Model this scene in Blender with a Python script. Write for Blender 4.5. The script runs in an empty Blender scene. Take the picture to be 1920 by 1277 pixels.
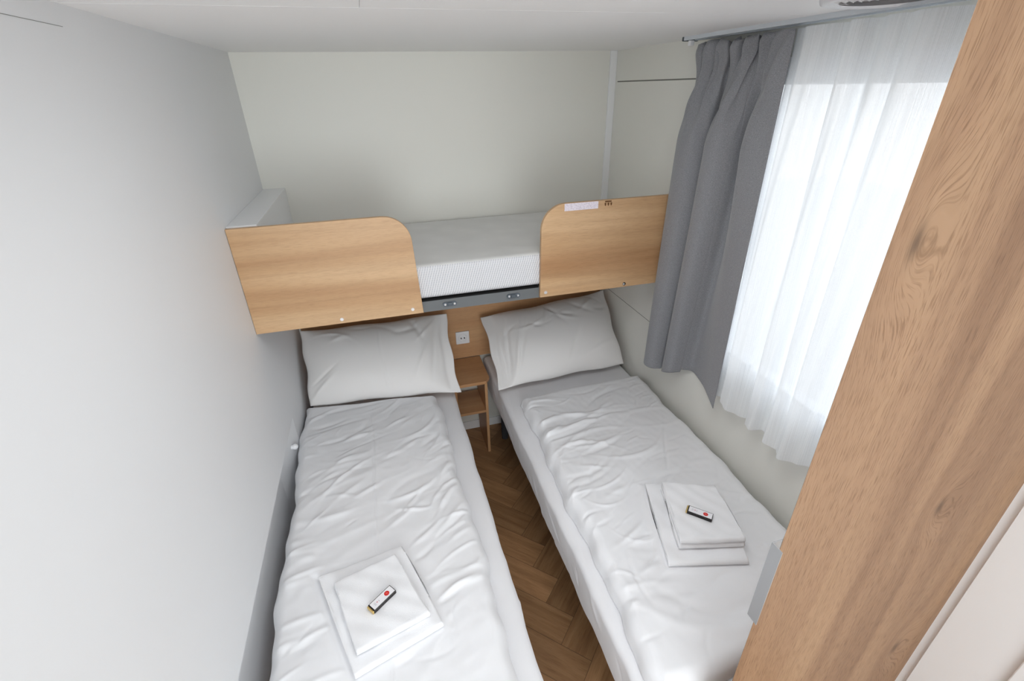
import bpy, bmesh, math, random
import numpy as np
from mathutils import Vector, Matrix

random.seed(7)
rng = np.random.default_rng(11)
S = bpy.context.scene
COL = S.collection

# ------------------------------------------------------------------ camera
# room: left wall x=0, right wall x=W, back wall y=D, floor z=0, ceiling z=H (metres)
W, D, H = 1.7465, 2.5, 2.134
YN = -2.4                                   # wall behind the camera
F_PX, YAW, PIT, ROL = 892.5, 0.265115, -0.488803, -0.022296
cy_, sy_, cp_, sp_, cr_, sr_ = (math.cos(YAW), math.sin(YAW), math.cos(PIT),
                                math.sin(PIT), math.cos(ROL), math.sin(ROL))
fw = Vector((sy_ * cp_, cy_ * cp_, sp_))
rt = Vector((cy_, -sy_, 0))
up = rt.cross(fw)
rt, up = cr_ * rt + sr_ * up, -sr_ * rt + cr_ * up
cam_d = bpy.data.cameras.new('camera')
cam = bpy.data.objects.new('camera', cam_d)
COL.objects.link(cam)
M = Matrix((rt, up, -fw)).transposed().to_4x4()
M.translation = Vector((0.4975, 0.0, 1.985))
cam.matrix_world = M
cam_d.sensor_width = 36
cam_d.lens = F_PX / 1920 * 36
cam_d.clip_start = 0.01
S.camera = cam

# ------------------------------------------------------------------ light
S.view_settings.view_transform = 'Standard'
S.view_settings.look = 'None'
S.view_settings.gamma = 1
S.view_settings.use_curve_mapping = False
S.view_settings.exposure = 0.0
S.cycles.use_denoising = True
S.cycles.max_bounces = 12
S.cycles.diffuse_bounces = 8
S.cycles.transparent_max_bounces = 16
S.cycles.sample_clamp_indirect = 6

world = bpy.data.worlds.new('overcast sky')
S.world = world
world.use_nodes = True
wn = world.node_tree.nodes
wl = world.node_tree.links
bg = wn['Background']
tc = wn.new('ShaderNodeTexCoord')
sx = wn.new('ShaderNodeSeparateXYZ')
rm = wn.new('ShaderNodeValToRGB')
wl.new(tc.outputs['Generated'], sx.inputs[0])
mr = wn.new('ShaderNodeMapRange')
mr.inputs['From Min'].default_value = -1
wl.new(sx.outputs['Z'], mr.inputs['Value'])
wl.new(mr.outputs[0], rm.inputs[0])
rm.color_ramp.elements[0].position = 0.45
rm.color_ramp.elements[0].color = (0.62, 0.62, 0.60, 1)
rm.color_ramp.elements[1].position = 0.56
rm.color_ramp.elements[1].color = (0.86, 0.93, 1.0, 1)
wl.new(rm.outputs[0], bg.inputs['Color'])
bg.inputs['Strength'].default_value = 2.6


def area(name, loc, target, sx_, sy_, power, color, portal=False):
    ld = bpy.data.lights.new(name, 'AREA')
    ld.shape = 'RECTANGLE'
    ld.size, ld.size_y = sx_, sy_
    ld.energy = power
    ld.color = color
    if portal:
        ld.cycles.is_portal = True
    lo = bpy.data.objects.new(name, ld)
    COL.objects.link(lo)
    lo.location = loc
    d = Vector(target) - Vector(loc)
    lo.rotation_euler = d.to_track_quat('-Z', 'Y').to_euler()
    return lo


WY0, WY1, WZ0, WZ1 = 0.56, 1.47, 0.97, 2.05          # window opening in the right wall
area('window_portal', (W + 0.10, (WY0 + WY1) / 2, (WZ0 + WZ1) / 2), (0, (WY0 + WY1) / 2, (WZ0 + WZ1) / 2),
     WZ1 - WZ0, WY1 - WY0, 1, (1, 1, 1), portal=True)
# light coming in from the corridor behind the camera
area('corridor_light', (0.62, -1.60, 1.30), (0.95, 1.5, 1.35), 1.2, 1.5, 39, (0.91, 0.965, 1.0))
# unseen fill light added under the ceiling to brighten the beds
area('ceiling_fill_light', (0.88, 0.76, H - 0.02), (0.90, 0.92, 0.0), 0.50, 0.50, 6.6, (0.95, 0.98, 1.0))


# ------------------------------------------------------------------ node helpers
def new_mat(name, rough=0.6, spec=0.4, color=(0.8, 0.8, 0.8)):
    m = bpy.data.materials.new(name)
    m.use_nodes = True
    b = m.node_tree.nodes['Principled BSDF']
    b.inputs['Base Color'].default_value = (*color, 1)
    b.inputs['Roughness'].default_value = rough
    b.inputs['Specular IOR Level'].default_value = spec
    return m, m.node_tree.nodes, m.node_tree.links, b


def mapping(n, l, src='Object', scale=(1, 1, 1), rot=(0, 0, 0), loc=(0, 0, 0)):
    t = n.new('ShaderNodeTexCoord')
    mp = n.new('ShaderNodeMapping')
    mp.inputs['Scale'].default_value = scale
    mp.inputs['Rotation'].default_value = rot
    mp.inputs['Location'].default_value = loc
    l.new(t.outputs[src], mp.inputs['Vector'])
    return mp.outputs[0]


def noise(n, l, vec, scale=5, detail=3, rough=0.5, dist=0.0):
    t = n.new('ShaderNodeTexNoise')
    t.inputs['Scale'].default_value = scale
    t.inputs['Detail'].default_value = detail
    t.inputs['Roughness'].default_value = rough
    t.inputs['Distortion'].default_value = dist
    l.new(vec, t.inputs['Vector'])
    return t.outputs['Fac']


def ramp(n, l, fac, stops):
    r = n.new('ShaderNodeValToRGB')
    e = r.color_ramp.elements
    while len(e) < len(stops):
        e.new(0.5)
    for i, (p, c) in enumerate(stops):
        e[i].position = p
        e[i].color = (*c, 1) if len(c) == 3 else c
    l.new(fac, r.inputs[0])
    return r.outputs[0]


def math_(n, l, op, a, b=None, c=None):
    m = n.new('ShaderNodeMath')
    m.operation = op
    for i, v in enumerate((a, b, c)):
        if v is None:
            continue
        if isinstance(v, (int, float)):
            m.inputs[i].default_value = v
        else:
            l.new(v, m.inputs[i])
    return m.outputs[0]


def mixc(n, l, fac, a, b, mode='MIX'):
    m = n.new('ShaderNodeMix')
    m.data_type = 'RGBA'
    m.blend_type = mode
    for s, v in ((m.inputs['Factor'], fac), (m.inputs['A'], a), (m.inputs['B'], b)):
        if isinstance(v, (int, float)):
            s.default_value = v
        elif isinstance(v, tuple):
            s.default_value = (*v, 1)
        else:
            l.new(v, s)
    return m.outputs['Result']


def bump(n, l, b, height, strength=0.2, dist=0.002, prev=None):
    bp = n.new('ShaderNodeBump')
    bp.inputs['Strength'].default_value = strength
    bp.inputs['Distance'].default_value = dist
    l.new(height, bp.inputs['Height'])
    if prev is not None:
        l.new(prev, bp.inputs['Normal'])
    l.new(bp.outputs[0], b.inputs['Normal'])
    return bp.outputs[0]


def lin(r, g, b):
    f = lambda c: ((c / 255 + 0.055) / 1.055) ** 2.4 if c > 10 else c / 255 / 12.92
    return (f(r), f(g), f(b))


# ------------------------------------------------------------------ materials
def wall_mat(name, color, rough=0.55):
    m, n, l, b = new_mat(name, rough, 0.3, color)
    v = mapping(n, l, scale=(1, 1, 1))
    a = noise(n, l, v, 260, 2)
    c = noise(n, l, v, 3, 2)
    l.new(mixc(n, l, c, tuple(x * 0.985 for x in color), color), b.inputs['Base Color'])
    bump(n, l, b, a, 0.12, 0.0006)
    return m


M_WALL = wall_mat('white laminated wall panel', (0.77, 0.765, 0.715), 0.42)
M_CEIL = wall_mat('white ceiling board', (0.91, 0.91, 0.91))
M_WALLL = wall_mat('cool white wall panel', (0.765, 0.775, 0.79), 0.5)
M_TRIM = wall_mat('white plastic trim', (0.82, 0.83, 0.84), 0.4)
M_BACKW = M_WALL
M_SEAM = new_mat('dark panel joint', 0.8, 0.1, (0.20, 0.20, 0.18))[0]


def wood_mat(name, grain, base, light, dark, knots=(), freq=9.0, rough=0.42, pores=1.0, seed=0.0):
    """grain: 'x' or 'z' — the object-space axis the grain runs along; knots: (along, across, radius)"""
    m, n, l, b = new_mat(name, rough, 0.4)
    t = n.new('ShaderNodeTexCoord')
    s = n.new('ShaderNodeSeparateXYZ')
    l.new(t.outputs['Object'], s.inputs[0])
    if grain == 'x':
        U = s.outputs['X']; Vv = math_(n, l, 'ADD', s.outputs['Z'], math_(n, l, 'MULTIPLY', s.outputs['Y'], 0.9))
    else:
        U = s.outputs['Z']; Vv = math_(n, l, 'ADD', s.outputs['X'], math_(n, l, 'MULTIPLY', s.outputs['Y'], 0.9))
    f = Vv
    dark_k = None
    for (ku, kv, kr) in knots:
        du = math_(n, l, 'MULTIPLY', math_(n, l, 'SUBTRACT', U, ku), 0.38)
        dv = math_(n, l, 'SUBTRACT', Vv, kv)
        d2 = math_(n, l, 'ADD', math_(n, l, 'MULTIPLY', du, du), math_(n, l, 'MULTIPLY', dv, dv))
        g = math_(n, l, 'POWER', 2.718, math_(n, l, 'MULTIPLY', d2, -1.0 / (kr * kr)))
        f = math_(n, l, 'ADD', f, math_(n, l, 'MULTIPLY', g, kr * 1.4))
        g2 = math_(n, l, 'POWER', 2.718, math_(n, l, 'MULTIPLY', d2, -22.0 / (kr * kr)))
        dark_k = g2 if dark_k is None else math_(n, l, 'ADD', dark_k, g2)
    cv = n.new('ShaderNodeCombineXYZ')
    l.new(math_(n, l, 'MULTIPLY', U, 0.55), cv.inputs[0])
    l.new(math_(n, l, 'MULTIPLY', f, freq), cv.inputs[1])
    cv.inputs[2].default_value = seed
    big = noise(n, l, cv.outputs[0], 1.0, 2, 0.5, 0.55)
    cv2 = n.new('ShaderNodeCombineXYZ')
    l.new(math_(n, l, 'MULTIPLY', U, 1.6), cv2.inputs[0])
    l.new(math_(n, l, 'MULTIPLY', f, freq * 6.5), cv2.inputs[1])
    cv2.inputs[2].default_value = seed + 3.7
    fine = noise(n, l, cv2.outputs[0], 1.0, 4, 0.6, 0.3)
    cv3 = n.new('ShaderNodeCombineXYZ')
    l.new(math_(n, l, 'MULTIPLY', U, 26.0), cv3.inputs[0])
    l.new(math_(n, l, 'MULTIPLY', f, 440.0), cv3.inputs[1])
    cv3.inputs[2].default_value = seed
    por = noise(n, l, cv3.outputs[0], 1.0, 2, 0.6)
    col = ramp(n, l, big, [(0.28, dark), (0.48, base), (0.72, light)])
    fr = ramp(n, l, fine, [(0.25, (0.87, 0.86, 0.84)), (0.5, (1, 1, 1)), (0.8, (1.05, 1.05, 1.045))])
    col = mixc(n, l, 1.0, col, fr, 'MULTIPLY')
    pr = ramp(n, l, por, [(0.36, (0.60, 0.54, 0.48)), (0.50, (1, 1, 1))])
    col = mixc(n, l, 0.75 * pores, col, pr, 'MULTIPLY')
    if dark_k is not None:
        col = mixc(n, l, math_(n, l, 'MINIMUM', math_(n, l, 'MULTIPLY', dark_k, 0.75), 0.8), col,
                   tuple(x * 0.35 for x in dark))
    l.new(col, b.inputs['Base Color'])
    bump(n, l, b, por, 0.15 * pores, 0.0004)
    return m


OAK_L, OAK_B, OAK_D = lin(206, 172, 134), lin(190, 153, 114), lin(170, 129, 91)
M_GUARD_L = wood_mat('oak laminate, grain across left guard', 'x', OAK_B, OAK_L, OAK_D,
                     [(0.33, 1.262, 0.02), (0.585, 1.225, 0.006)], 7.0, 0.40, 0.35, 1.0)
M_GUARD_R = wood_mat('oak laminate, grain across right guard', 'x', OAK_B, OAK_L, OAK_D,
                     [(1.118, 1.452, 0.011), (1.45, 1.556, 0.007)], 7.0, 0.40, 0.35, 6.3)
M_BOARD = wood_mat('oak laminate of headboard', 'x', lin(190, 145, 104), lin(204, 162, 120), lin(170, 122, 80),
                   [], 7.0, 0.42, 0.3, 12.0)
M_STAND = wood_mat('oak laminate of nightstand', 'x', lin(190, 145, 104), lin(204, 162, 120), lin(170, 122, 80),
                   [], 8.0, 0.42, 0.3, 20.0)
M_STANDV = wood_mat('oak laminate of nightstand sides', 'z', lin(190, 145, 104), lin(204, 162, 120),
                    lin(170, 122, 80), [], 8.0, 0.42, 0.3, 24.0)
M_DOOR = wood_mat('oak veneer with upright grain', 'z', lin(150, 118, 91), lin(166, 134, 104), lin(128, 97, 73),
                  [(1.80, 1.152 + .39, 0.045), (0.66, 1.642 + .39, 0.05), (1.22, 1.50 + .39, 0.04)], 9.0, 0.5, 1.0, 31.0)


def cloth_mat(name, color, weave=900, strength=0.15, rough=0.9, sheen=0.2):
    m, n, l, b = new_mat(name, rough, 0.1, color)
    b.inputs['Sheen Weight'].default_value = sheen
    v = mapping(n, l)
    a = noise(n, l, v, weave, 2)
    c = noise(n, l, v, 6, 3)
    l.new(mixc(n, l, c, tuple(x * 0.97 for x in color), color), b.inputs['Base Color'])
    bump(n, l, b, a, strength, 0.0006)
    return m


M_LINEN = cloth_mat('white duvet cotton', (0.84, 0.845, 0.865))
M_SHEET = cloth_mat('white sheet cotton', (0.80, 0.80, 0.82))
M_PILLOW = cloth_mat('white pillow cotton', (0.80, 0.785, 0.775))
M_TOWEL = cloth_mat('white terry towelling', (0.87, 0.875, 0.895), 420, 0.9, 1.0, 0.5)


def curtain_mat():
    m, n, l, b = new_mat('grey woven curtain cloth', 0.95, 0.05)
    b.inputs['Sheen Weight'].default_value = 0.3
    v = mapping(n, l)
    a = noise(n, l, v, 650, 3, 0.7)
    v2 = mapping(n, l, scale=(300, 300, 1400))
    h = noise(n, l, v2, 1.0, 2)
    mx = math_(n, l, 'MULTIPLY', math_(n, l, 'ADD', a, h), 0.5)
    l.new(ramp(n, l, mx, [(0.35, lin(112, 112, 116)), (0.5, lin(138, 139, 143)), (0.65, lin(164, 165, 169))]),
          b.inputs['Base Color'])
    bump(n, l, b, mx, 0.5, 0.0008)
    return m


M_CURT = curtain_mat()


def sheer_mat():
    m = bpy.data.materials.new('white sheer voile')
    m.use_nodes = True
    n, l = m.node_tree.nodes, m.node_tree.links
    n.remove(n['Principled BSDF'])
    out = n['Material Output']
    tr = n.new('ShaderNodeBsdfTransparent')
    tr.inputs[0].default_value = (0.97, 0.98, 1.0, 1)
    tl = n.new('ShaderNodeBsdfTranslucent')
    tl.inputs[0].default_value = (0.90, 0.92, 0.94, 1)
    df = n.new('ShaderNodeBsdfDiffuse')
    df.inputs[0].default_value = (0.90, 0.91, 0.92, 1)
    mx1 = n.new('ShaderNodeMixShader')
    mx1.inputs[0].default_value = 0.34
    l.new(df.outputs[0], mx1.inputs[1]); l.new(tl.outputs[0], mx1.inputs[2])
    uv = n.new('ShaderNodeTexCoord')
    mp = n.new('ShaderNodeMapping')
    mp.inputs['Scale'].default_value = (260, 2.2, 1)
    l.new(uv.outputs['UV'], mp.inputs[0])
    st = noise(n, l, mp.outputs[0], 1.0, 3, 0.7)
    mp2 = n.new('ShaderNodeMapping')
    mp2.inputs['Scale'].default_value = (900, 260, 1)
    l.new(uv.outputs['UV'], mp2.inputs[0])
    wv = noise(n, l, mp2.outputs[0], 1.0, 2, 0.5)
    s = math_(n, l, 'ADD', math_(n, l, 'MULTIPLY', st, 0.7), math_(n, l, 'MULTIPLY', wv, 0.3))
    op = ramp(n, l, s, [(0.30, (0.64, 0.64, 0.64)), (0.7, (0.96, 0.96, 0.96))])
    mx2 = n.new('ShaderNodeMixShader')
    lw = n.new('ShaderNodeLayerWeight')
    lw.inputs['Blend'].default_value = 0.5
    # cloth seen more edge-on covers more of what is behind it
    cosv = math_(n, l, 'MAXIMUM', math_(n, l, 'SUBTRACT', 1.0, lw.outputs['Facing']), 0.12)
    thr = math_(n, l, 'POWER', math_(n, l, 'SUBTRACT', 1.0, op), math_(n, l, 'DIVIDE', 1.0, cosv))
    l.new(math_(n, l, 'SUBTRACT', 1.0, thr), mx2.inputs[0])
    l.new(tr.outputs[0], mx2.inputs[1]); l.new(mx1.outputs[0], mx2.inputs[2])
    l.new(mx2.outputs[0], out.inputs[0])
    return m


M_SHEER = sheer_mat()


def knit_mat(name, ribs):
    m, n, l, b = new_mat(name, 0.85, 0.1, (0.86, 0.86, 0.88))
    b.inputs['Sheen Weight'].default_value = 0.2
    if ribs:
        v = mapping(n, l, scale=(1, 1, 1), rot=(0, math.radians(-18), 0))
        w = n.new('ShaderNodeTexWave')
        w.wave_type = 'BANDS'; w.bands_direction = 'X'
        w.inputs['Scale'].default_value = 34
        w.inputs['Distortion'].default_value = 0.4
        l.new(v, w.inputs['Vector'])
        v2 = mapping(n, l)
        w2 = n.new('ShaderNodeTexWave')
        w2.wave_type = 'BANDS'; w2.bands_direction = 'Z'
        w2.inputs['Scale'].default_value = 34
        l.new(v2, w2.inputs['Vector'])
        h = math_(n, l, 'ADD', math_(n, l, 'MULTIPLY', w.outputs['Fac'], 0.8), math_(n, l, 'MULTIPLY', w2.outputs['Fac'], 0.2))
        l.new(ramp(n, l, h, [(0.0, (0.48, 0.49, 0.53)), (0.6, (0.72, 0.72, 0.735))]), b.inputs['Base Color'])
        bump(n, l, b, h, 0.6, 0.002)
    else:
        v = mapping(n, l)
        vo = n.new('ShaderNodeTexVoronoi')
        vo.feature = 'SMOOTH_F1'
        vo.inputs['Scale'].default_value = 11
        l.new(v, vo.inputs['Vector'])
        h = math_(n, l, 'ADD', vo.outputs['Distance'], math_(n, l, 'MULTIPLY', noise(n, l, v, 320, 2), 0.05))
        l.new(ramp(n, l, vo.outputs['Distance'], [(0.0, (0.72, 0.72, 0.71)), (0.7, (0.66, 0.66, 0.65))]), b.inputs['Base Color'])
        bump(n, l, b, h, 0.5, 0.006)
    return m


M_KNIT = knit_mat('ribbed white knit', True)
M_QUILT = knit_mat('quilted white knit', False)


def metal_mat(name, color, rough=0.35, metallic=1.0):
    m, n, l, b = new_mat(name, rough, 0.5, color)
    b.inputs['Metallic'].default_value = metallic
    v = mapping(n, l, scale=(40, 40, 900))
    bump(n, l, b, noise(n, l, v, 1.0, 2), 0.05, 0.0003)
    return m


M_RAIL = metal_mat('grey painted steel', (0.135, 0.145, 0.15), 0.5, 0.0)
M_STEEL = metal_mat('brushed steel', (0.50, 0.51, 0.52), 0.42, 0.8)
M_SCREW = metal_mat('pale screw', (0.85, 0.86, 0.88), 0.3, 0.6)
M_CLIP = metal_mat('dark steel clip', (0.10, 0.12, 0.14), 0.4, 0.4)
M_BLACKGAP = new_mat('black gap shade', 0.9, 0.1, (0.012, 0.012, 0.012))[0]
M_PLASTIC = new_mat('white socket plastic', 0.3, 0.5, (0.85, 0.86, 0.88))[0]
M_HOLE = new_mat('dark hole', 0.9, 0.1, (0.03, 0.03, 0.03))[0]
M_TRACK = new_mat('grey track plastic', 0.4, 0.4, (0.60, 0.64, 0.68))[0]
M_PVC = new_mat('white window plastic', 0.35, 0.5, (0.86, 0.87, 0.88))[0]
M_BASEFRAME = new_mat('dark bed base', 0.8, 0.2, (0.05, 0.05, 0.055))[0]
M_STICKER = None


def sticker_mat():
    m, n, l, b = new_mat('pale printed sticker', 0.35, 0.5)
    v = mapping(n, l, scale=(160, 1, 260))
    a = noise(n, l, v, 1.0, 2)
    l.new(ramp(n, l, a, [(0.35, lin(205, 196, 206)), (0.6, lin(228, 220, 228))]), b.inputs['Base Color'])
    return m


M_STICKER = sticker_mat()
M_BRAND = new_mat('burnt brown mark', 0.7, 0.2, lin(104, 72, 44))[0]
M_CHOC_B = new_mat('black glossy wrapper', 0.25, 0.5, (0.012, 0.008, 0.008))[0]
M_CHOC_W = new_mat('white wrapper print', 0.3, 0.5, (0.85, 0.84, 0.87))[0]
M_CHOC_R = new_mat('red seal', 0.35, 0.5, lin(206, 24, 24))[0]
M_CHOC_P = new_mat('pale red seal print', 0.35, 0.5, lin(240, 120, 112))[0]
M_CHOC_PK = new_mat('dusty pink print', 0.35, 0.5, lin(214, 168, 178))[0]
M_CHOC_GY = new_mat('light grey print', 0.35, 0.5, lin(190, 190, 198))[0]
M_GOLD = metal_mat('gold foil', (0.80, 0.58, 0.22), 0.3, 0.9)


def glass_mat():
    m = bpy.data.materials.new('window glass')
    m.use_nodes = True
    n, l = m.node_tree.nodes, m.node_tree.links
    n.remove(n['Principled BSDF'])
    tr = n.new('ShaderNodeBsdfTransparent')
    gl = n.new('ShaderNodeBsdfGlossy')
    gl.inputs['Roughness'].default_value = 0.02
    mx = n.new('ShaderNodeMixShader')
    mx.inputs[0].default_value = 0.05
    l.new(tr.outputs[0], mx.inputs[1]); l.new(gl.outputs[0], mx.inputs[2])
    l.new(mx.outputs[0], n['Material Output'].inputs[0])
    return m


M_GLASS = glass_mat()


def floor_mat():
    m, n, l, b = new_mat('herringbone oak vinyl', 0.5, 0.35)
    uv = n.new('ShaderNodeTexCoord')
    at = n.new('ShaderNodeAttribute')
    at.attribute_name = 'plank'
    mp = n.new('ShaderNodeMapping')
    mp.inputs['Scale'].default_value = (2.2, 26, 1)
    l.new(uv.outputs['UV'], mp.inputs[0])
    a = noise(n, l, mp.outputs[0], 1.0, 4, 0.6, 0.5)
    mp2 = n.new('ShaderNodeMapping')
    mp2.inputs['Scale'].default_value = (18, 380, 1)
    l.new(uv.outputs['UV'], mp2.inputs[0])
    p = noise(n, l, mp2.outputs[0], 1.0, 2, 0.6)
    c1 = ramp(n, l, a, [(0.25, lin(124, 90, 60)), (0.5, lin(154, 116, 80)), (0.75, lin(176, 137, 98))])
    tone = ramp(n, l, at.outputs['Fac'], [(0.0, (0.72, 0.70, 0.68)), (0.5, (0.98, 0.97, 0.96)), (1.0, (1.22, 1.2, 1.2))])
    c1 = mixc(n, l, 1.0, c1, tone, 'MULTIPLY')
    c1 = mixc(n, l, 0.6, c1, ramp(n, l, p, [(0.3, (0.6, 0.55, 0.5)), (0.45, (1, 1, 1))]), 'MULTIPLY')
    l.new(c1, b.inputs['Base Color'])
    bump(n, l, b, p, 0.15, 0.0004)
    return m


M_FLOOR = floor_mat()
M_GROUND = new_mat('pale outdoor paving', 0.9, 0.1, (0.55, 0.54, 0.52))[0]


# ------------------------------------------------------------------ object helpers
def link(name, me, mat=None, parent=None, smooth=False):
    o = bpy.data.objects.new(name, me)
    COL.objects.link(o)
    if mat is not None:
        for mm in (mat if isinstance(mat, (list, tuple)) else [mat]):
            me.materials.append(mm)
    if smooth:
        me.polygons.foreach_set('use_smooth', [True] * len(me.polygons))
    if parent is not None:
        o.parent = parent
        o.matrix_parent_inverse = Matrix.Translation(-parent.location)
    return o


def bm_obj(name, bm, mat=None, parent=None, smooth=False):
    bmesh.ops.recalc_face_normals(bm, faces=bm.faces)
    me = bpy.data.meshes.new(name)
    bm.to_mesh(me)
    bm.free()
    return link(name, me, mat, parent, smooth)


def py_obj(name, V, Fc, mat=None, parent=None, smooth=True):
    me = bpy.data.meshes.new(name)
    me.from_pydata([tuple(map(float, v)) for v in V], [], [tuple(map(int, f)) for f in Fc])
    me.update()
    return link(name, me, mat, parent, smooth)


def box(bm, x0, x1, y0, y1, z0, z1, bev=0.0, seg=2):
    r = bmesh.ops.create_cube(bm, size=1.0)
    vs = r['verts']
    bmesh.ops.scale(bm, vec=(x1 - x0, y1 - y0, z1 - z0), verts=vs)
    bmesh.ops.translate(bm, vec=((x0 + x1) / 2, (y0 + y1) / 2, (z0 + z1) / 2), verts=vs)
    if bev > 0:
        es = list({e for v in vs for e in v.link_edges})
        bmesh.ops.bevel(bm, geom=es, offset=bev, segments=seg, affect='EDGES', profile=0.5)


def bx(name, x0, x1, y0, y1, z0, z1, mat, parent=None, bev=0.0, seg=2):
    bm = bmesh.new()
    box(bm, x0, x1, y0, y1, z0, z1, bev, seg)
    return bm_obj(name, bm, mat, parent)


def prism(bm, pts, axis, a, b):
    """extrude polygon pts (2-D) along axis from a to b"""
    def P(p, t):
        if axis == 'y':
            return (p[0], t, p[1])
        if axis == 'z':
            return (p[0], p[1], t)
        return (t, p[0], p[1])
    v0 = [bm.verts.new(P(p, a)) for p in pts]
    v1 = [bm.verts.new(P(p, b)) for p in pts]
    n = len(pts)
    bm.faces.new(v0); bm.faces.new(list(reversed(v1)))
    for i in range(n):
        bm.faces.new((v0[i], v0[(i + 1) % n], v1[(i + 1) % n], v1[i]))


def cyl(bm, c, axis, r, h, seg=24, r2=None):
    rot = {'z': Matrix.Identity(4), 'y': Matrix.Rotation(math.radians(90), 4, 'X'),
           'x': Matrix.Rotation(math.radians(90), 4, 'Y')}[axis]
    bmesh.ops.create_cone(bm, cap_ends=True, segments=seg, radius1=r, radius2=r if r2 is None else r2, depth=h,
                          matrix=Matrix.Translation(c) @ rot)


def thing(name, loc, label, cat, group=None):
    o = bpy.data.objects.new(name, None)
    o.empty_display_size = 0.05
    COL.objects.link(o)
    o.location = loc
    tag(o, label, cat, group)
    return o


def tag(o, label, cat, group=None):
    o['label'] = label
    o['category'] = cat
    if group:
        o['group'] = group
    return o


def struct(o):
    o['kind'] = 'structure'
    return o


# ------------------------------------------------------------------ room shell
# floor: herringbone planks as faces of one mesh
def build_floor():
    Lp, wp = 0.65, 0.13
    V, Fc, tone, uvs = [], [], [], []
    rnd = random.Random(3)
    g = 0.0006
    ang = math.radians(45)
    ca, sa = math.cos(ang), math.sin(ang)
    ox, oy = 0.127, 0.02
    def add(x0, x1, y0, y1, horiz):
        cx, cyy = (x0 + x1) / 2, (y0 + y1) / 2
        X, Y = cx * ca - cyy * sa + ox, cx * sa + cyy * ca + oy
        if not (-0.5 < X < W + 0.5 and YN - 0.5 < Y < D + 0.5):
            return
        b0 = len(V)
        for (x, y) in ((x0 + g, y0 + g), (x1 - g, y0 + g), (x1 - g, y1 - g), (x0 + g, y1 - g)):
            xx = x * ca - y * sa + ox
            yy = x * sa + y * ca + oy
            V.append((xx, yy, 0.0))
            u0, v0 = rnd_u
            uvs.append(((x - x0) + u0, (y - y0) + v0) if horiz else ((y - y0) + u0, (x - x0) + v0))
        Fc.append((b0, b0 + 1, b0 + 2, b0 + 3))
        tone.append(rnd.random())
    for k in range(-12, 13):
        for i in range(-60, 60):
            bx0, by0 = k * Lp, -k * Lp
            rnd_u = (rnd.random() * 20, rnd.random() * 20)
            add(bx0 + i * wp, bx0 + i * wp + Lp, by0 + i * wp, by0 + (i + 1) * wp, True)
            rnd_u = (rnd.random() * 20, rnd.random() * 20)
            add(bx0 + i * wp + Lp, bx0 + (i + 1) * wp + Lp, by0 + (i + 1) * wp - Lp, by0 + (i + 1) * wp, False)
    # dark sub-floor slab under the planks
    b0 = len(V)
    V += [(0, YN, -0.0004), (W, YN, -0.0004), (W, D, -0.0004), (0, D, -0.0004),
          (0, YN, -0.05), (W, YN, -0.05), (W, D, -0.05), (0, D, -0.05)]
    Fc += [(b0, b0 + 1, b0 + 2, b0 + 3), (b0 + 7, b0 + 6, b0 + 5, b0 + 4), (b0, b0 + 4, b0 + 5, b0 + 1),
           (b0 + 1, b0 + 5, b0 + 6, b0 + 2), (b0 + 2, b0 + 6, b0 + 7, b0 + 3), (b0 + 3, b0 + 7, b0 + 4, b0)]
    tone += [0.0] * 6
    me = bpy.data.meshes.new('floor')
    me.from_pydata(V, [], Fc)
    me.materials.append(M_FLOOR)
    me.materials.append(M_HOLE)
    a = me.attributes.new('plank', 'FLOAT', 'FACE')
    a.data.foreach_set('value', tone)
    uvl = me.uv_layers.new(name='UVMap')
    npl = len(tone) - 6
    for p in me.polygons:
        for li in p.loop_indices:
            vi = me.loops[li].vertex_index
            uvl.data[li].uv = uvs[vi] if vi < len(uvs) else (0, 0)
        if p.index >= npl:
            p.material_index = 1
    me.update()
    bm = bmesh.new()
    bm.from_mesh(me)
    for co, no in (((0, 0, 0), (-1, 0, 0)), ((W, 0, 0), (1, 0, 0)), ((0, YN, 0), (0, -1, 0)), ((0, D, 0), (0, 1, 0))):
        bmesh.ops.bisect_plane(bm, geom=list(bm.verts) + list(bm.edges) + list(bm.faces), plane_co=co, plane_no=no, clear_outer=True)
    bm.to_mesh(me)
    bm.free()
    o = link('floor', me)
    struct(o)


build_floor()

T = 0.06


def wall_with_hole(name, x0, x1, holes_y, holes_z, mat):
    """wall slab x0..x1 over y YN..D with one rectangular opening, and panel joints cut as thin grooves"""
    bm = bmesh.new()
    y0, y1 = holes_y
    z0, z1 = holes_z
    box(bm, x0, x1, YN, y0, 0, H)
    box(bm, x0, x1, y1, D + T, 0, H)
    box(bm, x0, x1, y0, y1, 0, z0)
    box(bm, x0, x1, y0, y1, z1, H)
    return struct(bm_obj(name, bm, mat))


wall_with_hole('wall_right', W, W + T, (WY0, WY1), (WZ0, WZ1), M_WALL)
bm = bmesh.new()                             # lower left wall: recess added to give a shade band beside the bed
box(bm, -0.09, 0.0, YN, D + T, 0.712, H)
prism(bm, [(-0.09, YN), (-0.042, YN), (-0.042, 1.66), (0.0, 1.91), (0.0, D + T), (-0.09, D + T)], 'z', 0.0, 0.712)
struct(bm_obj('wall_left', bm, M_WALLL))
struct(bx('wall_back', 0, W, D, D + T, 0, H, M_WALL))
struct(bx('wall_front', -T, W + T, YN - T, YN, 0, H, M_WALL))
bm = bmesh.new()
SY = 1.213                                   # ceiling joint running across the room
box(bm, -T, W + T, SY + 0.0012, D + T, H, H + T)
box(bm, -T, 0.52, YN - T, SY - 0.0012, H, H + T)
box(bm, 0.5212, W + T, YN - T, SY - 0.0012, H, H + T)
box(bm, -T, W + T, YN - T, D + T, H + 0.004, H + T + .02)
struct(bm_obj('ceiling', bm, M_CEIL))

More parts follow.
